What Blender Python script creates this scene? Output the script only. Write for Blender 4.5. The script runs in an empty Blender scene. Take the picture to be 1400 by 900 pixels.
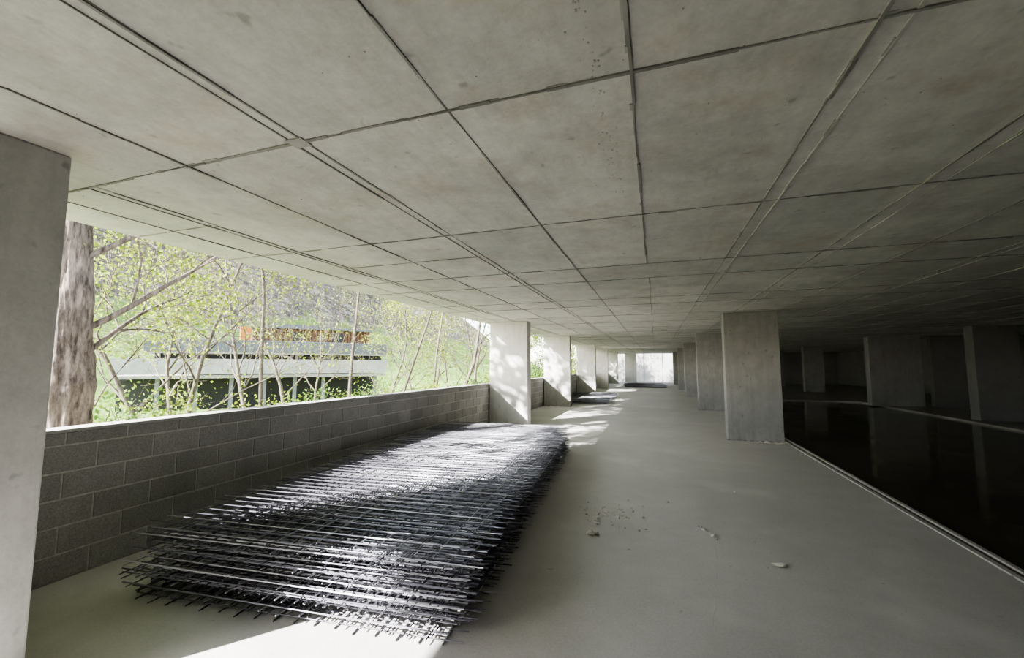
import bpy, math, random
from mathutils import Vector, Matrix, noise
random.seed(7)
R = random.Random(11)
scene = bpy.context.scene
H = 2.77

# ------------------------------------------------------------ mesh builder
class MB:
    def __init__(s): s.v=[]; s.f=[]; s.m=[]; s.sm=[]
    def box(s, x0,x1,y0,y1,z0,z1, m=0):
        b=len(s.v)
        s.v += [(x0,y0,z0),(x1,y0,z0),(x1,y1,z0),(x0,y1,z0),(x0,y0,z1),(x1,y0,z1),(x1,y1,z1),(x0,y1,z1)]
        for q in ((0,3,2,1),(4,5,6,7),(0,1,5,4),(1,2,6,5),(2,3,7,6),(3,0,4,7)):
            s.f.append(tuple(b+i for i in q)); s.m.append(m); s.sm.append(False)
    def tube(s, pts, rad, n=6, m=0, smooth=True, cap=True):
        b=len(s.v); k=len(pts)
        for i,p in enumerate(pts):
            p=Vector(p)
            a=Vector(pts[max(0,i-1)]); c=Vector(pts[min(k-1,i+1)])
            d=(c-a)
            if d.length<1e-9: d=Vector((0,0,1))
            d.normalize()
            ref=Vector((0,0,1)) if abs(d.z)<0.8 else Vector((1,0,0))
            u=d.cross(ref).normalized(); w=d.cross(u)
            r=rad[i] if isinstance(rad,(list,tuple)) else rad
            for j in range(n):
                t=2*math.pi*j/n
                s.v.append(tuple(p+(u*math.cos(t)+w*math.sin(t))*r))
        for i in range(k-1):
            for j in range(n):
                j2=(j+1)%n
                s.f.append((b+i*n+j,b+i*n+j2,b+(i+1)*n+j2,b+(i+1)*n+j)); s.m.append(m); s.sm.append(smooth)
        if cap:
            s.f.append(tuple(b+j for j in range(n))); s.m.append(m); s.sm.append(False)
            s.f.append(tuple(b+(k-1)*n+j for j in reversed(range(n)))); s.m.append(m); s.sm.append(False)
    def poly(s, pts, m=0):
        b=len(s.v); s.v += [tuple(p) for p in pts]
        s.f.append(tuple(range(b,b+len(pts)))); s.m.append(m); s.sm.append(False)
    def merge(s, o, M):
        b=len(s.v)
        s.v += [tuple(M@Vector(p)) for p in o.v]
        s.f += [tuple(b+i for i in f) for f in o.f]
        s.m += o.m; s.sm += o.sm
    def build(s, name, mats, parent=None, loc=None, rotz=0):
        me=bpy.data.meshes.new(name)
        me.from_pydata(s.v,[],s.f)
        for mt in mats: me.materials.append(mt)
        me.polygons.foreach_set('material_index', s.m)
        me.polygons.foreach_set('use_smooth', s.sm)
        me.update()
        ob=bpy.data.objects.new(name,me)
        scene.collection.objects.link(ob)
        if loc: ob.location=loc
        ob.rotation_euler=(0,0,rotz)
        if parent: ob.parent=parent
        return ob

def add_bevel(ob,w=0.01,seg=2):
    m=ob.modifiers.new('bevel','BEVEL'); m.width=w; m.segments=seg; m.limit_method='ANGLE'

# ------------------------------------------------------------ materials
class NT:
    def __init__(s,name):
        s.mat=bpy.data.materials.new(name); s.mat.use_nodes=True
        s.t=s.mat.node_tree; s.n=s.t.nodes; s.l=s.t.links
        s.b=s.n['Principled BSDF']; s.out=s.n['Material Output']
    def node(s,typ,**kw):
        nd=s.n.new(typ)
        for k,v in kw.items(): setattr(nd,k,v)
        return nd
    def coord(s): 
        if not hasattr(s,'_c'): s._c=s.node('ShaderNodeTexCoord')
        return s._c.outputs['Object']
    def noise(s,scale,detail=4,rough=0.6,vec=None):
        nd=s.node('ShaderNodeTexNoise'); nd.inputs['Scale'].default_value=scale
        nd.inputs['Detail'].default_value=detail; nd.inputs['Roughness'].default_value=rough
        s.l.new(vec or s.coord(), nd.inputs['Vector']); return nd.outputs['Fac']
    def ramp(s,fac,stops):
        nd=s.node('ShaderNodeValToRGB'); cr=nd.color_ramp
        while len(cr.elements)<len(stops): cr.elements.new(0.5)
        for e,(p,c) in zip(cr.elements,stops):
            e.position=p; e.color=(c[0],c[1],c[2],1) if isinstance(c,(tuple,list)) else (c,c,c,1)
        s.l.new(fac,nd.inputs['Fac']); return nd.outputs['Color']
    def mix(s,a,b,fac,mode='MIX'):
        nd=s.node('ShaderNodeMix',data_type='RGBA',blend_type=mode)
        def st(sock,v):
            if isinstance(v,(int,float)): sock.default_value=v
            elif isinstance(v,(tuple,list)): sock.default_value=(v[0],v[1],v[2],1)
            else: s.l.new(v,sock)
        st(nd.inputs['Factor'],fac); st(nd.inputs['A'],a); st(nd.inputs['B'],b)
        return nd.outputs['Result']
    def math(s,op,a,b=0.0,c=None):
        nd=s.node('ShaderNodeMath',operation=op)
        for i,v in enumerate((a,b,c)):
            if v is None: continue
            if isinstance(v,(int,float)): nd.inputs[i].default_value=v
            else: s.l.new(v,nd.inputs[i])
        return nd.outputs[0]
    def bump(s,h,strength=0.3,dist=0.01,prev=None):
        nd=s.node('ShaderNodeBump'); nd.inputs['Strength'].default_value=strength
        nd.inputs['Distance'].default_value=dist; s.l.new(h,nd.inputs['Height'])
        if prev is not None: s.l.new(prev,nd.inputs['Normal'])
        s.l.new(nd.outputs['Normal'],s.b.inputs['Normal']); return nd.outputs['Normal']
    def color(s,c):
        if isinstance(c,(tuple,list)): s.b.inputs['Base Color'].default_value=(c[0],c[1],c[2],1)
        else: s.l.new(c,s.b.inputs['Base Color'])
    def rough(s,r):
        if isinstance(r,(int,float)): s.b.inputs['Roughness'].default_value=r
        else: s.l.new(r,s.b.inputs['Roughness'])

def concrete(name,base,var=0.12,warm=(1.0,0.97,0.9),rough=0.8,panels=False,spots=True,scale=1.0,pour=False):
    t=NT(name)
    n1=t.noise(0.7*scale,6,0.65); n2=t.noise(4*scale,8,0.7); n3=t.noise(45*scale,3,0.6)
    lo=tuple(base*(1-var)*w for w in warm); hi=tuple(min(1,base*(1+var)*w) for w in warm)
    c=t.ramp(n1,[(0.3,lo),(0.7,hi)])
    c=t.mix(c,t.ramp(n2,[(0.3,0.72),(0.62,1.0)]),0.55,'MULTIPLY')
    c=t.mix(c,t.ramp(n3,[(0.3,0.85),(0.6,1.0)]),0.5,'MULTIPLY')
    if spots:
        n4=t.noise(9*scale,2,0.5)
        c=t.mix(c,t.ramp(n4,[(0.24,0.45),(0.31,1.0)]),0.6,'MULTIPLY')
    if pour:
        mp=t.node('ShaderNodeMapping'); mp.inputs['Scale'].default_value=(5,5,0.7); t.l.new(t.coord(),mp.inputs['Vector'])
        sk=t.noise(1.6,6,0.7,mp.outputs[0])
        c=t.mix(c,t.ramp(sk,[(0.35,0.74),(0.55,1.0)]),0.5,'MULTIPLY')
    if panels:
        sep=t.node('ShaderNodeSeparateXYZ'); t.l.new(t.coord(),sep.inputs[0])
        fx=t.math('FLOOR',t.math('DIVIDE',t.math('ADD',sep.outputs[0],0.06),0.835))
        fy=t.math('FLOOR',t.math('DIVIDE',t.math('ADD',sep.outputs[1],0.02),1.672))
        cb=t.node('ShaderNodeCombineXYZ'); t.l.new(fx,cb.inputs[0]); t.l.new(fy,cb.inputs[1])
        wn=t.node('ShaderNodeTexWhiteNoise'); t.l.new(cb.outputs[0],wn.inputs['Vector'])
        c=t.mix(c,t.ramp(wn.outputs['Value'],[(0,(0.82,0.82,0.81)),(0.5,(0.94,0.93,0.91)),(1,(1,0.99,0.97))]),1.0,'MULTIPLY')
        st=t.noise(1.9,5,0.75)
        c=t.mix(c,(0.50,0.41,0.30),t.math('MULTIPLY',t.ramp(st,[(0.54,0.0),(0.72,1.0)]),0.5))
        sm=t.noise(1.1,7,0.8)
        c=t.mix(c,t.ramp(sm,[(0.36,0.66),(0.56,1.0)]),0.6,'MULTIPLY')
        mp=t.node('ShaderNodeMapping'); mp.inputs['Scale'].default_value=(7,0.9,1); t.l.new(t.coord(),mp.inputs['Vector'])
        sk=t.noise(1.5,5,0.7,mp.outputs[0])
        c=t.mix(c,t.ramp(sk,[(0.33,0.80),(0.5,1.0)]),0.4,'MULTIPLY')
        sc=t.noise(6,10,0.85)
        c=t.mix(c,t.ramp(sc,[(0.28,0.5),(0.38,1.0)]),0.6,'MULTIPLY')
    t.color(c); t.rough(rough)
    nb=t.bump(n2,0.25,0.02); t.bump(n3,0.25,0.004,nb)
    return t.mat

def simple(name,col,rough=0.7,metal=0.0,var=0.15,scale=8):
    t=NT(name); n=t.noise(scale,4)
    c=t.ramp(n,[(0.3,tuple(x*(1-var) for x in col)),(0.7,tuple(min(1,x*(1+var)) for x in col))])
    t.color(c); t.rough(rough); t.b.inputs['Metallic'].default_value=metal
    return t.mat

M_ceil=concrete('concrete_ceiling',0.74,0.09,(1.0,0.978,0.93),0.75,panels=True)
M_joint=simple('joint_dark',(0.27,0.265,0.245),0.9,0,.35,3)
M_jlight=simple('joint_light',(0.47,0.46,0.42),0.9)
M_patch=simple('joint_patch',(0.40,0.39,0.355),0.9)
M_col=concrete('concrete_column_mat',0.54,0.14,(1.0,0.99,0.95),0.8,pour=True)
M_colR=concrete('concrete_column_dimmed',0.25,0.16,(0.97,0.985,0.965),0.85,pour=True)  # darker copy of the column concrete, right-side shade put into its colour
M_colD=concrete('concrete_column_shaded',0.18,0.2,(0.93,0.98,0.97),0.85,pour=True)  # deeper shade of the far right columns, carried by the colour
M_wall=concrete('concrete_wall_mat',0.13,0.15,(0.95,0.99,1.0),0.85)  # dark concrete, dimness of the right side is set in its colour
M_wallL=concrete('concrete_unseen_mat',0.42,0.15,(1,0.99,0.96),0.85)
M_white=concrete('pale_wall_mat',0.24,0.1,(1,1,0.98),0.85)

# floor
t=NT('concrete_floor')
n1=t.noise(0.35,7,0.65); n2=t.noise(2.6,8,0.7); n3=t.noise(60,3,0.6); n4=t.noise(0.9,4,0.55)
c=t.ramp(n1,[(0.3,(0.44,0.432,0.41)),(0.7,(0.57,0.562,0.54))])
c=t.mix(c,t.ramp(n2,[(0.3,0.78),(0.65,1.0)]),0.6,'MULTIPLY')
c=t.mix(c,t.ramp(n3,[(0.3,0.80),(0.6,1.0)]),0.6,'MULTIPLY')
c=t.mix(c,(0.70,0.69,0.67),t.math('MULTIPLY',t.ramp(n4,[(0.55,0.0),(0.7,1.0)]),0.3))
c=t.mix(c,t.ramp(t.noise(14,2,.5),[(0.22,0.45),(0.29,1.0)]),0.6,'MULTIPLY')
t.color(c); t.rough(t.ramp(n2,[(0.3,0.55),(0.7,0.8)]))
nb=t.bump(n2,0.15,0.02); t.bump(n3,0.25,0.003,nb)
M_floor=t.mat

M_wetfloor=simple('wet_concrete',(0.07,0.062,0.05),0.4,0,0.3,1.5)
M_shadefloor=simple('shaded_floor',(0.22,0.215,0.20),0.5,0,0.3,1.5)  # floor past the pool, darkened in colour to stand in for shade
t=NT('still_water'); t.color(t.ramp(t.noise(0.8,5),[(0.4,(0.016,0.014,0.010)),(0.65,(0.045,0.038,0.027))])); n=t.noise(1.2,3); t.rough(t.ramp(t.noise(0.6,5),[(0.42,0.03),(0.66,0.22)])); t.bump(n,0.06,0.01)
t.b.inputs['IOR'].default_value=1.45
M_water=t.mat

# blocks
t=NT('concrete_block'); g=t.node('ShaderNodeNewGeometry')
c=t.ramp(g.outputs['Random Per Island'],[(0,(0.32,0.315,0.30)),(1,(0.42,0.413,0.395))])
c=t.mix(c,t.ramp(t.noise(90,2),[(0.3,0.6),(0.65,1.1)]),0.7,'MULTIPLY')
c=t.mix(c,t.ramp(t.noise(3,5),[(0.3,0.8),(0.65,1.05)]),0.6,'MULTIPLY')
t.color(c); t.rough(0.95); t.bump(t.noise(120,2),0.6,0.004)
M_block=t.mat
M_mortar=simple('mortar',(0.52,0.51,0.49),0.95,0,0.2,30)
M_cap=concrete('wall_cap_mat',0.40,0.15,(1,1,0.98),0.9)

# steel
t=NT('rebar_steel'); g=t.node('ShaderNodeNewGeometry')
c=t.ramp(g.outputs['Random Per Island'],[(0,(0.10,0.10,0.12)),(0.65,(0.24,0.24,0.275)),(1,(0.60,0.60,0.65))])
t.color(c); t.rough(0.33); t.b.inputs['Metallic'].default_value=0.3
M_steel=t.mat

# bark / leaf
def bark(name,a,b,sc):
    t=NT(name); mp=t.node('ShaderNodeMapping'); mp.inputs['Scale'].default_value=(1,1,0.25)
    t.l.new(t.coord(),mp.inputs['Vector'])
    n=t.noise(sc,8,0.7,mp.outputs[0]); m=t.noise(sc*0.2,4)
    c=t.ramp(n,[(0.35,a),(0.62,b)]); c=t.mix(c,t.ramp(m,[(0.35,0.6),(0.6,1.0)]),0.7,'MULTIPLY')
    t.color(c); t.rough(0.95); t.bump(n,1.0,0.04); return t.mat
M_bark=bark('bark_big',(0.030,0.020,0.017),(0.25,0.20,0.17),16)
M_bark2=bark('bark_thin',(0.05,0.04,0.032),(0.19,0.16,0.125),14)
def leaf(name,a,b,tr=0.5):
    t=NT(name); g=t.node('ShaderNodeNewGeometry')
    c=t.ramp(g.outputs['Random Per Island'],[(0,a),(1,b)])
    t.color(c); t.rough(0.6)
    tl=t.node('ShaderNodeBsdfTranslucent'); t.l.new(c,tl.inputs['Color'])
    mx=t.node('ShaderNodeMixShader'); mx.inputs[0].default_value=tr
    t.l.new(t.b.outputs[0],mx.inputs[1]); t.l.new(tl.outputs[0],mx.inputs[2]); t.l.new(mx.outputs[0],t.out.inputs['Surface'])
    return t.mat
M_leaf=leaf('leaf_spring',(0.12,0.19,0.010),(0.32,0.38,0.04))
M_leaf2=leaf('leaf_green',(0.06,0.14,0.02),(0.17,0.27,0.05))
M_leaf3=leaf('leaf_hill',(0.07,0.08,0.03),(0.18,0.20,0.06),0.3)

# ------------------------------------------------------------ room shell
Y0,Y1=-7.0,44.0
XL,XR=-4.45,15.0
mb=MB()
mb.box(XL,XR,Y0,Y1,H,H+0.32)
ceil=mb.build('ceiling',[M_ceil])

mb=MB()
def seam_y(x,y0,y1,w=0.009,m=0,h=0.007):
    y=y0
    while y<y1:
        L=R.uniform(0.08,0.6); y2=min(y1,y+L)
        ww=w*R.uniform(0.4,1.5); xo=R.uniform(-.003,.003)
        mb.box(x+xo-ww/2,x+xo+ww/2,y,y2,H-h*R.uniform(.4,1.3),H+0.002,m)
        if y<8 and R.random()<.5:
            s=R.uniform(.004,.011); mb.box(x+xo-ww/2-s,x+xo+ww/2+s*R.random(),y,y+R.uniform(.03,.15),H-h*.5,H+0.002,2)
        y=y2
def seam_x(y,x0,x1,w=0.012,m=0,h=0.007):
    x=x0
    while x<x1:
        L=R.uniform(0.08,0.5); x2=min(x1,x+L); ww=w*R.uniform(0.4,1.6); yo=R.uniform(-.004,.004)
        mb.box(x,x2,y+yo-ww/2,y+yo+ww/2,H-h*R.uniform(.4,1.3),H+0.002,m)
        if y<8 and R.random()<.5:
            s=R.uniform(.004,.012); mb.box(x,x+R.uniform(.03,.12),y+yo-ww/2-s,y+yo+ww/2+s*R.random(),H-h*.5,H+0.002,2)
        x=x2
xs=[-3.49,-2.57,-1.74,-0.87,-0.06,0.755,1.66,2.5,3.33,4.2,5.0,5.85,6.7,7.5,8.4,9.2,10.0,10.9,11.7,12.5,13.4]
for x in xs:
    if abs(x+0.06)<.01:
        seam_y(x,-7,5.0,0.012); seam_y(-0.04,5.85,44,0.009)
    elif abs(x+1.74)<.01:
        seam_y(x-0.035,-7,44,0.009); seam_y(x+0.035,-7,44,0.013)
    elif abs(x+3.49)<.01:
        seam_y(x-0.03,1.66,44,0.009); seam_y(x+0.04,1.66,44,0.012)
    elif abs(x-0.755)<.01:
        seam_y(x,-7,44,0.010); seam_y(x+0.10,-7,44,0.013,1,0.008)
    elif abs(x-1.66)<.01 or abs(x-3.33)<.01:
        seam_y(x,-7,44,0.009); seam_y(x+.12,-7,44,0.010,2,0.006)
    else:
        seam_y(x,-7,44,0.011)
seam_y(-3.95,1.66,44,0.008)
ys=[-6.7,-5.03,-3.36,-1.7,-0.02,1.65,3.33,5.0,5.83]
y=7.5
while y<44: ys.append(y); y+=1.67 if len(ys)%5 else 0.84
for y in ys:
    seam_x(y,XL,XR,0.013 if y<3 else 0.011)
seam_x(0.85,-4.4,-2.57,0.008); seam_x(2.45,-4.4,-3.49,0.008); seam_x(4.1,-3.49,-1.74,0.009)
mb.box(-1.79,-1.69,1.61,1.69,H-0.008,H+.002,2)
mb.box(0.74,0.88,0.90,0.98,H-0.008,H+.002,2)
mb.box(-1.79,-1.70,0.10,0.22,H-0.008,H+.002,2)
for i in range(90):
    x=-0.22+R.gauss(0,0.02)+ (0.03 if i%3 else 0); yy=R.uniform(1.0,2.9); r=R.uniform(.001,.004)
    mb.box(x-r,x+r,yy-r*R.uniform(1,2.5),yy+r,H-r*.6,H+.002,2)
for i in range(260):
    x=R.uniform(-4,2); yy=R.uniform(0.3,6); r=R.uniform(.001,.003)
    mb.box(x-r,x+r,yy-r,yy+r,H-r*.5,H+.002,0)
j=mb.build('ceiling_joints',[M_joint,M_jlight,M_patch],parent=ceil)

mb=MB()
mb.box(XL,2.62,Y0,Y1,-0.3,0.0)
mb.box(2.62,8.6,23.0,Y1,-0.3,0.0,2)
mb.box(8.6,XR,Y0,Y1,-0.3,0.0,2)
mb.box(2.62,8.6,Y0,23.0,-0.3,-0.10,1)
floor=mb.build('floor',[M_floor,M_wetfloor,M_shadefloor])
mb=MB()
for k in range(16):
    ya=Y0+k*1.9; yb=min(ya+1.88,23)
    mb.box(2.53,2.575,ya,yb,0.0,0.014,0)
    mb.box(2.625,2.66,ya,yb,-0.10,0.022,0)
    if yb>=23: break
mb.box(2.577,2.623,Y0,23,0.0,0.003,1)
mb.build('trim_1',[simple('edge_rail',(0.36,0.355,0.33),0.7),simple('edge_gap',(0.08,0.075,0.065),0.9)])
mb=MB(); mb.box(2.67,8.58,Y0+.1,22.98,-0.09,-0.045); mb.build('standing_water',[M_water])

def ribbon(mb,pts,w,z=0.0015,m=0):
    P=[]
    for i in range(len(pts)-1):
        a=Vector((*pts[i],0)); b=Vector((*pts[i+1],0)); n=max(2,int((b-a).length/0.06))
        for k in range(n): P.append(a.lerp(b,k/n))
    P=[p+Vector((0.02*noise.noise(p*6),0.02*noise.noise(p*6+Vector((9,9,9))),0)) for p in P]
    for i in range(len(P)-1):
        d=(P[i+1]-P[i]).normalized(); s=Vector((-d.y,d.x,0))*w*(.6+.6*abs(noise.noise(P[i]*9)))
        mb.poly([P[i]-s+Vector((0,0,z)),P[i]+s+Vector((0,0,z)),P[i+1]+s+Vector((0,0,z)),P[i+1]-s+Vector((0,0,z))],m)
mb=MB()
ribbon(mb,[(0.45,8.2),(0.52,6.3),(0.50,4.9),(0.45,4.0),(0.30,3.0),(0.2,2.2)],0.004)
ribbon(mb,[(1.25,5.2),(1.1,4.3),(1.15,3.4),(1.0,2.6)],0.003)
mb.build('floor_cracks',[simple('crack_pale',(0.46,0.455,0.43),0.9)],parent=floor)

# block parapet wall
mb=MB()
YW=-1.9
bx0,bx1=-4.45,-4.25
mb.box(bx0+.006,bx1-.006,Y0,Y1,0.0,1.095,1)
row=0; z=0.0
while z<1.09:
    zt=min(z+0.192,1.095); off=(0.2 if row%2 else 0.0)
    y=Y0-off
    while y<Y1:
        a=max(Y0,y+0.005); b=min(Y1,y+0.395)
        if b-a>0.03:
            j=R.uniform(-.0015,.0015)
            e=0.004
            i0=len(mb.v)
            for X,ins in ((bx0+j,e),(bx0+e+j,0),(bx1-e+j,0),(bx1+j,e)):
                mb.v += [(X,a+ins,z+.005+ins),(X,b-ins,z+.005+ins),(X,b-ins,zt-.002-ins),(X,a+ins,zt-.002-ins)]
            mb.f.append((i0,i0+1,i0+2,i0+3)); mb.m.append(0); mb.sm.append(False)
            mb.f.append((i0+15,i0+14,i0+13,i0+12)); mb.m.append(0); mb.sm.append(False)
            for k in range(3):
                for q in range(4):
                    q2=(q+1)%4
                    mb.f.append((i0+4*k+q,i0+4*k+4+q,i0+4*k+4+q2,i0+4*k+q2)); mb.m.append(0); mb.sm.append(False)
        y+=0.4
    z+=0.2; row+=1
mb.box(bx0-.004,bx1+.003,YW,Y1,1.095,1.118,2)
mb.box(bx0,bx1,Y0,YW,1.095,H,3)  # added unseen full-height part, closes the left opening behind the camera to cut light
mb.build('wall_left',[M_block,M_mortar,M_cap,M_wallL])

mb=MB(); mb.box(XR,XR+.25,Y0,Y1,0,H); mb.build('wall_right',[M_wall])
mb=MB(); mb.box(XL,XR,Y0-.25,Y0,-0.1,H); mb.build('wall_back',[M_wallL])  # unseen, closed across the full width to keep skylight off the right side
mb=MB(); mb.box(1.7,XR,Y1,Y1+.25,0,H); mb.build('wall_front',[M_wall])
mb=MB()
for i in range(5): mb.box(-5.5+i*2.0,-5.5+i*2.0+1.985,50,50.3,-0.3,4.2)
for i in range(5): mb.box(-5.4+i*2.0,-5.25+i*2.0,49.9,50,-0.3,4.2)
mb.build('retaining_wall',[M_white])

# columns
def column(x0,x1,yc,d=0.3,mat=None):
    mb=MB(); w=x1-x0
    mb.box(-w/2,w/2,-d/2,d/2,0,H)
    ob=mb.build('concrete_column',[mat or M_col],loc=((x0+x1)/2,yc,0))
    add_bevel(ob,0.012,2)
    q=MB()
    for s in (-1,1):
        q.box(-w/2+.02,w/2-.02,s*d/2-.001 if s>0 else s*d/2-.003,s*d/2+.003 if s>0 else s*d/2+.001,1.62,1.624)
    for i in range(26):
        a=R.uniform(-w/2,w/2); sz=R.uniform(.01,.035)
        q.box(a-sz,a+sz,-d/2-sz*.6,-d/2+.01,0,sz*.5,1)
    q.build('formwork_marks',[mat or M_patch,M_wall],parent=ob)
    return ob
column(-4.22,-3.08,1.20,0.34)
for yy in (10.75,16.6,24.0,30.5,39.0): column(-4.22,-3.16,yy,0.32)
column(-2.85,-1.75,43.6,0.32)
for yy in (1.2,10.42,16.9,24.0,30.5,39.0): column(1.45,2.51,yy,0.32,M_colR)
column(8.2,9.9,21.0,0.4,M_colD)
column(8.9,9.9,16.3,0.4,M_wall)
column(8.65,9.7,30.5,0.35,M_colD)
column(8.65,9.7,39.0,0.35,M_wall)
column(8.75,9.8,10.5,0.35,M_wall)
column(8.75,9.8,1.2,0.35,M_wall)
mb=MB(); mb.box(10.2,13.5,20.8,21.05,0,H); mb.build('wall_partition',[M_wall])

# ------------------------------------------------------------ rebar mesh stacks
def mesh_stack(n,w,l,loc,rz,seed,r=0.0042,sp=0.15,sx=0.15,jit=0.07):
    rr=random.Random(seed); mb=MB(); z=r+0.001
    for k in range(n):
        ox=rr.gauss(0,jit*.7); oy=rr.uniform(-jit*1.5,jit*1.5); ra=rr.gauss(0,0.009)
        ca,sa=math.cos(ra),math.sin(ra)
        def T(x,y,zz): return (ca*x-sa*y+ox, sa*x+ca*y+oy, zz)
        x=-w/2+sx*.5; 
        while x<w/2:
            e0=rr.uniform(-.02,.02); 
            pts=[T(x,-l/2+e0,z),T(x+rr.gauss(0,.003),0,z+rr.gauss(0,.002)),T(x,l/2+e0,z)]
            mb.tube(pts,r,5,0,True); x+=sx
        z+=2*r
        y=-l/2+sp*.5
        while y<l/2:
            e0=rr.uniform(-.03,.03); yj=rr.gauss(0,.004)
            pts=[T(-w/2+e0,y+yj,z+rr.gauss(0,.0015)),T(w/2+e0,y-yj,z+rr.gauss(0,.0015))]
            mb.tube(pts,r,5,0,True); y+=sp
        z+=2*r
    return mb.build('rebar_mesh_stack',[M_steel],loc=loc,rotz=rz)
mesh_stack(25,2.42,5.9,(-2.60,5.13,0),math.radians(5.2),3,r=.0044,sp=.105,sx=.14,jit=.085)
mesh_stack(12,2.0,4.6,(-2.95,20.2,0),math.radians(2),5,jit=.12)
mesh_stack(10,2.8,5.6,(-0.75,34.6,0),math.radians(2),6,jit=.12,sp=.2,sx=.2)

# rubble
def rubble(name,items,seed):
    rr=random.Random(seed); mb=MB()
    import bmesh
    bm=bmesh.new(); bmesh.ops.create_icosphere(bm,subdivisions=2,radius=1)
    base=[v.co.copy() for v in bm.verts]; fs=[tuple(v.index for v in f.verts) for f in bm.faces]; bm.free()
    for (x,y,s) in items:
        o=Vector((rr.uniform(0,99),)*3); b=len(mb.v); sc=(rr.uniform(.7,1.3),rr.uniform(.6,1.1),rr.uniform(.4,.75))
        zmin=1e9; vs=[]
        for c in base:
            k=1+0.55*noise.noise(c*1.3+o); p=Vector((c.x*sc[0],c.y*sc[1],c.z*sc[2]))*k*s; vs.append(p); zmin=min(zmin,p.z)
        for p in vs: mb.v.append((p.x+x,p.y+y,p.z-zmin))
        for f in fs: mb.f.append(tuple(b+i for i in f)); mb.m.append(0); mb.sm.append(False)
    return mb.build(name,[M_rub])
M_rub=simple('rubble_mat',(0.55,0.53,0.47),0.95,0,.2,20)
rubble('concrete_rubble',[(-.62,4.16,.035),(-.57,4.2,.02)]+[(R.gauss(-.52,.17),R.gauss(4.8,.24),abs(R.gauss(.006,.006))+.003) for _ in range(80)],1)
rubble('concrete_rubble',[(.90,4.0,.036),(.86,4.03,.018),(.95,4.05,.01),(.8,3.95,.008)],2)
rubble('concrete_rubble',[(.36+i*.022,4.72-i*.05,.012+.006*(i%3)) for i in range(7)]+[(.1,5.4,.012),(.9,6.1,.012)],3)
rubble('concrete_rubble',[(R.uniform(1.9,2.6),10.15+R.uniform(-.12,.02),R.uniform(.01,.035)) for _ in range(25)],4)

# ------------------------------------------------------------ exterior ground & hill
def sst(a,b,x): 
    t=max(0,min(1,(x-a)/(b-a))); return t*t*(3-2*t)
def gz(x,y):
    d=-4.45-x
    z=-0.9 - 1.0*sst(1,9,d) - 0.8*sst(10,22,d)
    hill=max(0,d-50)*0.45 + max(0,d-75)*0.30
    hill*=sst(-25,12,y)
    z+=hill + 0.25*noise.noise(Vector((x*.2,y*.2,0))) + (3.5*noise.noise(Vector((x*.03,y*.03,3)))+1.5*noise.noise(Vector((x*.1,y*.1,3))) if d>50 else 0)*sst(50,64,d)
    return z
mb=MB()
gx=[-4.46-0.6*i for i in range(40)]; xx=gx[-1]
while xx>-190: xx-=2.4; gx.append(xx)
gy=[-60+2.4*i for i in range(120)]
for x in gx:
    for y in gy: mb.v.append((x,y,gz(x,y)))
n=len(gy)
for i in range(len(gx)-1):
    for k in range(n-1):
        mb.f.append((i*n+k,i*n+k+1,(i+1)*n+k+1,(i+1)*n+k)); mb.m.append(0); mb.sm.append(True)
t=NT('hillside_ground')
sep=t.node('ShaderNodeSeparateXYZ'); t.l.new(t.coord(),sep.inputs[0])
grass=t.ramp(t.noise(0.8,8,.75),[(0.32,(0.07,0.13,0.018)),(0.55,(0.15,0.25,0.035)),(0.75,(0.24,0.30,0.07))])
brown=t.ramp(t.noise(0.4,9,.8),[(0.40,(0.02,0.018,0.015)),(0.5,(0.085,0.07,0.055)),(0.62,(0.27,0.245,0.22))])
scrub=t.ramp(t.noise(0.16,7,.7),[(0.50,0.0),(0.58,1.0)])
grav=t.ramp(t.noise(3,6),[(0.3,(0.24,0.23,0.19)),(0.7,(0.36,0.34,0.29))])
hz=t.math('ADD',sep.outputs[2],t.math('MULTIPLY',t.math('SUBTRACT',t.noise(0.06,5),0.5),26))
c=t.mix(grass,brown,t.ramp(t.math('DIVIDE',hz,40),[(0.27,0.0),(0.34,1.0)]))
c=t.mix(c,brown,t.math('MULTIPLY',scrub,t.ramp(t.math('DIVIDE',hz,40),[(0.0,0.0),(0.1,0.8)])))
c=t.mix(c,grav,t.math('MULTIPLY',t.ramp(t.math('DIVIDE',t.math('ADD',sep.outputs[0],40),40),[(0.0,0.0),(0.5,1.0)]),t.ramp(t.noise(0.25,5),[(0.40,1.0),(0.62,0.0)])))
t.color(c); t.rough(0.95); t.bump(t.noise(0.8,8,.75),0.8,0.8)
mb.build('hillside',[t.mat])
mb=MB(); mb.box(-4.46,60,44.02,160,-0.9,-0.3); mb.box(-4.46,60,-60,Y0-.3,-0.9,-0.3); 
mb.build('ground',[simple('gravel_ground',(0.35,0.33,0.29),0.95,0,.15,3)])

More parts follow.
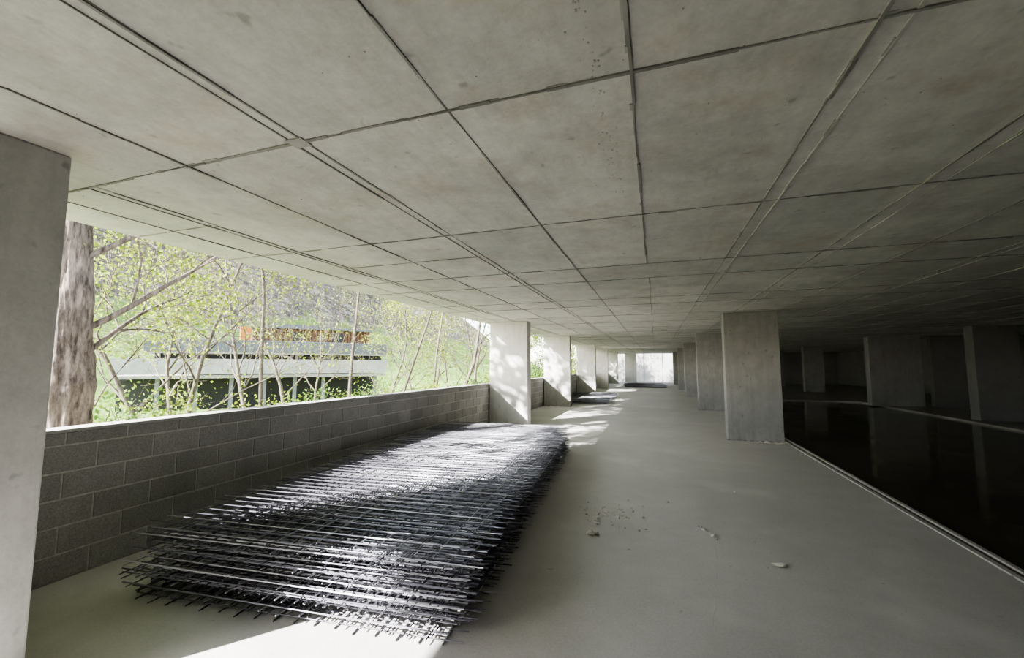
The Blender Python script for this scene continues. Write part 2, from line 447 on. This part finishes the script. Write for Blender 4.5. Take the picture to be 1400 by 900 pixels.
# ------------------------------------------------------------ trees
def make_tree(seed,height,r0,lean=(0,0),nb=9,leaves=10,lsize=0.07,up=0.5,spread=1.0,first=0.25,levels=3,lf=1,lspread=0.3):
    rr=random.Random(seed); mb=MB()
    def leafq(p,s):
        d=Vector((rr.gauss(0,1),rr.gauss(0,1),rr.gauss(0,1))).normalized()
        e=d.orthogonal().normalized(); e.rotate(Matrix.Rotation(rr.uniform(0,6.28),3,d))
        g=d.cross(e)
        mb.poly([p-e*s,p+g*s*.55,p+e*s,p-g*s*.55],lf)
    def br(p,d,r,L,lev):
        ns=7 if lev==0 else (5 if lev==1 else 3)
        pts=[p.copy()]; rad=[r]; dirs=[d.copy()]
        for i in range(ns):
            w=0.10 if lev==0 else 0.22
            d=(d+Vector((rr.gauss(0,w),rr.gauss(0,w),rr.gauss(0,w*.6)+ (0.08*up if lev else 0.02)))).normalized()
            p=p+d*L/ns; pts.append(p.copy()); dirs.append(d.copy())
            rad.append(max(0.0045,r*(1-(i+1)/ns*(0.80 if lev<levels else .7))))
        mb.tube(pts,rad,8 if lev==0 else (5 if lev==1 else 3),0,True,cap=(lev==0))
        if lev<levels:
            cnt=nb if lev==0 else (6 if lev==1 else 4)
            for k in range(cnt):
                f=(first+(1-first)*(k+rr.random())/cnt) if lev==0 else (0.2+0.8*(k+rr.random())/cnt)
                i=min(ns-1,int(f*ns)); q=pts[i].lerp(pts[i+1],f*ns-i); dd=dirs[i]
                ax=dd.orthogonal().normalized(); ax.rotate(Matrix.Rotation(rr.uniform(0,6.28)if lev else k*2.4+rr.uniform(-.5,.5),3,dd))
                ang=rr.uniform(.5,1.0)*spread
                nd=(dd*math.cos(ang)+ax*math.sin(ang)).normalized()
                br(q,nd,rad[i]*rr.uniform(.42,.62),L*rr.uniform(.38,.6)*(1 if lev else (1.15-f*.6)),lev+1)
        if lev>=levels-1 and leaves:
            for k in range(leaves if lev==levels else leaves//2):
                f=rr.random(); i=min(ns-1,int(f*ns)); q=pts[i].lerp(pts[i+1],f*ns-i)
                q=q+Vector((rr.gauss(0,lspread),rr.gauss(0,lspread),rr.gauss(0,lspread)))*.5
                leafq(q,lsize*rr.uniform(.6,1.3))
    br(Vector((0,0,0)),Vector((lean[0],lean[1],1)).normalized(),r0,height,0)
    return mb
def place(mbt,name,x,y,mats,rz=0.0,dz=-0.05):
    return mbt.build(name,mats,loc=(x,y,gz(x,y)+dz),rotz=rz)

# big foreground trunk with rough bark
mb=MB(); nS=80;rings=240
for i in range(rings):
    z=i/(rings-1)*8.5; cx=0.05*math.sin(z*.9); cy=.04*math.cos(z*.7)
    r=max(.05,0.235-z*0.019)+0.09*math.exp(-z*1.6)+.05*math.exp(-((z-2.4)/.3)**2)+.03*math.exp(-((z-3.4)/.3)**2)
    for k in range(nS):
        a=2*math.pi*k/nS; q=Vector((math.cos(a)*2.2,math.sin(a)*2.2,z*1.6)); q2=Vector((math.cos(a)*7,math.sin(a)*7,z*3.5))
        rr_=r*(1+0.22*noise.noise(q)+0.12*noise.noise(q*3.1)+.14*abs(noise.noise(q2))); mb.v.append((cx+rr_*math.cos(a),cy+rr_*math.sin(a),z))
for i in range(rings-1):
    for k in range(nS):
        k2=(k+1)%nS; mb.f.append((i*nS+k,i*nS+k2,(i+1)*nS+k2,(i+1)*nS+k)); mb.m.append(0); mb.sm.append(True)
for s_,z_,a_,L_ in ((21,3.0,1.1,2.6),(22,4.6,-0.6,3.0),(23,4.9,2.2,3.2),(24,5.2,4.0,3.0),(25,6.2,.2,3),(26,8.2,1.2,3.2),(27,2.6,1.5,1.9),(28,3.9,1.0,2.4)):
    sub=make_tree(s_,L_,0.04,(math.cos(a_)*1.1,math.sin(a_)*1.1),nb=7,leaves=6,lsize=.033,levels=3,lspread=.25)
    mb.merge(sub,Matrix.Translation((0.04,0,z_)))
mb.build('tree',[M_bark,M_leaf],loc=(-6.65,3.08,gz(-6.7,3)-0.1))

specs=[ # x,y,height,r,nb,leaves,lsize,leafmat,seed
 (-11.2,7.4,8.5,.07,13,12,.042,M_leaf,32),
 (-10.6,5.2,7.5,.06,12,15,.042,M_leaf,46),
 (-13.8,8.6,9.5,.09,13,10,.05,M_leaf,33),
 (-14.5,12.2,9,.09,13,2,.045,M_leaf,34),
 (-17.5,16.5,9,.10,13,1,.045,M_leaf,35),
 (-12.6,17.6,7.0,.08,12,7,.05,M_leaf,36),
 (-15,24.5,8.0,.09,12,5,.06,M_leaf,37),
 (-11.5,22.6,6.5,.08,11,7,.055,M_leaf,38),
 (-8.9,20.2,6.0,.12,9,3,.05,M_leaf,39),
 (-9.5,29,8,.12,11,11,.08,M_leaf,40),
 (-9.2,35,8,.12,11,12,.09,M_leaf,41),
 (-9.5,43,9,.12,11,12,.10,M_leaf,42),
 (-19,34,10,.14,12,3,.08,M_leaf,43),
 (-20,13,9,.10,13,1,.05,M_leaf,44),
 (-23,24,8,.09,13,1,.06,M_leaf,47),
 (-9.6,52,9,.12,11,14,.12,M_leaf,45),
]
for (x,y,h,r,nb_,lv,ls,lm,sd) in specs:
    tr=make_tree(sd,h,r,(R.uniform(-.15,.15),R.uniform(-.15,.15)),nb=nb_,leaves=lv,lsize=ls,first=.22,lspread=.45)
    place(tr,'tree',x,y,[M_bark2,lm])
# tall bank trees added to shade floor and column, crowns above the sight line
for i,(x,y) in enumerate([(-9.5,4.9),(-9.8,8.6),(-9.4,14.0),(-9.0,18.5),(-9.3,25.5),(-9.2,31.5),(-9.4,11.4),(-9.2,16.3),(-9.3,22.0),(-9.2,28.4)]):
    tr=make_tree(150+i,11.5,.06 if (i<3 or i>5) else .10,(R.uniform(-.12,.12),R.uniform(-.12,.12)),nb=15,leaves=34,lsize=.17,first=.58,spread=.95,lspread=.7)
    place(tr,'tree',x,y,[M_bark2,M_leaf])
tr=make_tree(171,11.0,.10,(0,0),nb=14,leaves=26,lsize=.15,first=.74,spread=.6,lspread=.5)  # added tree out of view, its crown shades the floor past the mesh stack
place(tr,'tree',-10.6,2.6,[M_bark2,M_leaf])
# bushes
for i,(x,y,h) in enumerate([(-8.6,4.3,2.1),(-9.8,6.6,2.2),(-9.0,8.4,1.7),(-10.2,10.5,2.0),(-9.5,13.2,1.7),(-8.6,16,1.8),(-8.2,19,2.0),(-8.6,23,2.3),(-8.4,27,2.5),(-8.8,32,3),(-8.8,38,3),(-12.5,14.5,2.1),(-14,19.5,2.4),(-8.9,47,3)]):
    tr=make_tree(60+i,h,.03,(0,0),nb=12,leaves=11,lsize=.038+.0012*y,first=.02,spread=1.1,levels=2,lspread=.5)
    for k in range(3):
        tr.merge(make_tree(80+i*3+k,h*.8,.025,(R.uniform(-.7,.5),R.uniform(-.7,.7)),nb=10,leaves=11,lsize=.038+.0012*y,first=.02,spread=1.1,levels=2,lspread=.5),Matrix.Translation((R.uniform(-.6,.4),R.uniform(-.6,.6),0)))
    place(tr,'bush',x,y,[M_bark2,M_leaf if i%3 else M_leaf2])
# hillside forest: bare and budding trees merged into one mass
tmpl=[make_tree(200+i,7,.13,(0,0),nb=8,leaves=(0 if i%2 else 4),lsize=.22,levels=2,lspread=.9,spread=.8) for i in range(4)]
F=MB(); cnt=0
while cnt<320:
    x=R.uniform(-135,-54); y=R.uniform(5,150)
    z=gz(x,y)
    if z<11+5*noise.noise(Vector((x*.05,y*.05,0))) and R.random()<0.90: continue
    M=Matrix.Translation((x,y,z-.2))@Matrix.Rotation(R.uniform(0,6.28),4,'Z')@Matrix.Scale(R.uniform(.6,1.2),4)
    F.merge(tmpl[cnt%4],M); cnt+=1
F.build('hillside_forest',[M_bark2,M_leaf3])

# ------------------------------------------------------------ building across the river
B=MB(); L=18.6
# materials 0 pale concrete,1 dark,2 blue grey cladding,3 timber,4 orange,5 roof
B.box(-2.2,L,0,8,0.4,0.65,0); B.box(-2.2,L,-0.25,0,0.75,2.0,0)
B.box(-2.2,L,3.0,3.3,-2.4,0.4,1)
for i in range(8): B.box(.3+i*2.5,.6+i*2.5,1.4,1.7,-2.6,0.4,5)
B.box(0.2,L-.2,1.0,8,2.0,2.45,1)
for i in range(12): B.box(.5+i*1.45,.58+i*1.45,0.8,.95,1.95,2.45,5)
B.box(-.4,L,0.0,8,2.45,2.62,0)
for i in range(19): B.box(-.38+i*1.0,-.38+i*1.0+.98,-0.1,0.0,2.6,3.6,2)
B.box(-.4,L,0.0,8,3.5,3.66,5)
B.box(6.9,17.2,1.2,7,3.66,4.9,3)
for i in range(34): B.box(6.95+i*.3,7.12+i*.3,1.12,1.2,3.66,4.85,3)
B.box(10,10.9,1.08,1.14,3.8,4.6,1); B.box(13.5,14.6,1.08,1.14,3.8,4.6,1)
B.box(6.6,17.6,0.8,7.4,4.9,5.1,2); B.box(8.5,14,2,6,5.1,5.4,2)
B.box(5.9,6.7,1.0,2.2,3.66,4.9,4)
for i in range(9): B.tube([(0.7+i*.6,-.05,3.66),(0.7+i*.6,-.05,4.4)],.02,4,2)
B.tube([(0.7,-.05,4.4),(5.7,-.05,4.4)],.025,4,2)
M_b=[concrete('pale_concrete',0.32,.25,(1,1,.98)),simple('dark_recess',(0.02,0.02,0.02)),simple('blue_grey_cladding',(0.085,0.095,0.115),.5),
     simple('timber_cladding',(0.10,0.048,0.022),.8,0,.4,6),simple('orange_panel',(0.5,0.16,0.012)),simple('roof_sheet',(0.16,0.175,0.195),.5)]
B.build('building_across_river',M_b,loc=(-37.3,22.1,0.15),rotz=math.atan2(15.5,11.5))
K=MB(); K.box(-2.4,2.4,-.9,.9,0.25,1.3,0); K.box(-2.5,2.5,-1.0,1.0,1.3,1.42,1); K.box(-2.2,-1.8,-.8,.8,0,.25,1); K.box(1.8,2.2,-.8,.8,0,.25,1)
for i in range(5): K.box(-2.1+i,-2.0+i,-.96,-.9,.3,1.3,1)
K.build('waste_skip',[simple('skip_green',(0.10,0.26,0.20),.5),simple('skip_rim',(0.35,0.4,0.38),.5)],loc=(-25.5,26.5,gz(-25.5,26.5)),rotz=.9)
K=MB(); 
for i in range(4):
    K.box(i*1.5,i*1.5+1.3,-.1,.1,.1,.9,0); K.box(i*1.5+.1,i*1.5+.3,-.3,.3,0,.1,1); K.box(i*1.5+1.,i*1.5+1.2,-.3,.3,0,.1,1)
K.build('site_barrier',[simple('barrier_red',(0.55,0.04,0.025),.5),simple('barrier_foot',(0.3,0.3,0.3))],loc=(-25,19.5,gz(-25,19.5)+.05),rotz=.8)

# ------------------------------------------------------------ light
az,el=math.radians(39),math.radians(28.5)
d=Vector((math.sin(az)*math.cos(el),math.cos(az)*math.cos(el),-math.sin(el)))
sl=bpy.data.lights.new('sun','SUN'); sl.energy=28; sl.angle=math.radians(0.6); sl.color=(1,0.97,0.93)
so=bpy.data.objects.new('sun',sl); so.rotation_euler=d.to_track_quat('-Z','Y').to_euler(); so.location=(-20,-20,30); scene.collection.objects.link(so)
w=bpy.data.worlds.new('sky'); scene.world=w; w.use_nodes=True
nt=w.node_tree; bg=nt.nodes['Background']; sky=nt.nodes.new('ShaderNodeTexSky'); sky.sky_type='NISHITA'
sky.sun_disc=False; sky.sun_elevation=el; sky.sun_rotation=math.atan2(-d.x,-d.y); sky.dust_density=1.0; sky.air_density=1.0
hs=nt.nodes.new('ShaderNodeHueSaturation'); hs.inputs['Saturation'].default_value=0.5
nt.links.new(sky.outputs[0],hs.inputs['Color']); nt.links.new(hs.outputs[0],bg.inputs[0]); bg.inputs[1].default_value=0.8
scene.view_settings.view_transform='AgX'
scene.view_settings.look='AgX - Medium High Contrast'
scene.view_settings.exposure=1.0

# ------------------------------------------------------------ camera
psi,th=math.radians(18.7),math.atan(50/576)
r=Vector((math.cos(psi),math.sin(psi),0)); f=Vector((-math.sin(psi)*math.cos(th),math.cos(psi)*math.cos(th),math.sin(th))); u=r.cross(f)
M=Matrix((r,u,-f)).transposed().to_4x4(); M.translation=(0,0,1.6)
cd=bpy.data.cameras.new('camera'); cd.lens=14.81; cd.sensor_width=36; cd.clip_start=0.02; cd.clip_end=1000
co=bpy.data.objects.new('camera',cd); scene.collection.objects.link(co); co.matrix_world=M
scene.camera=co
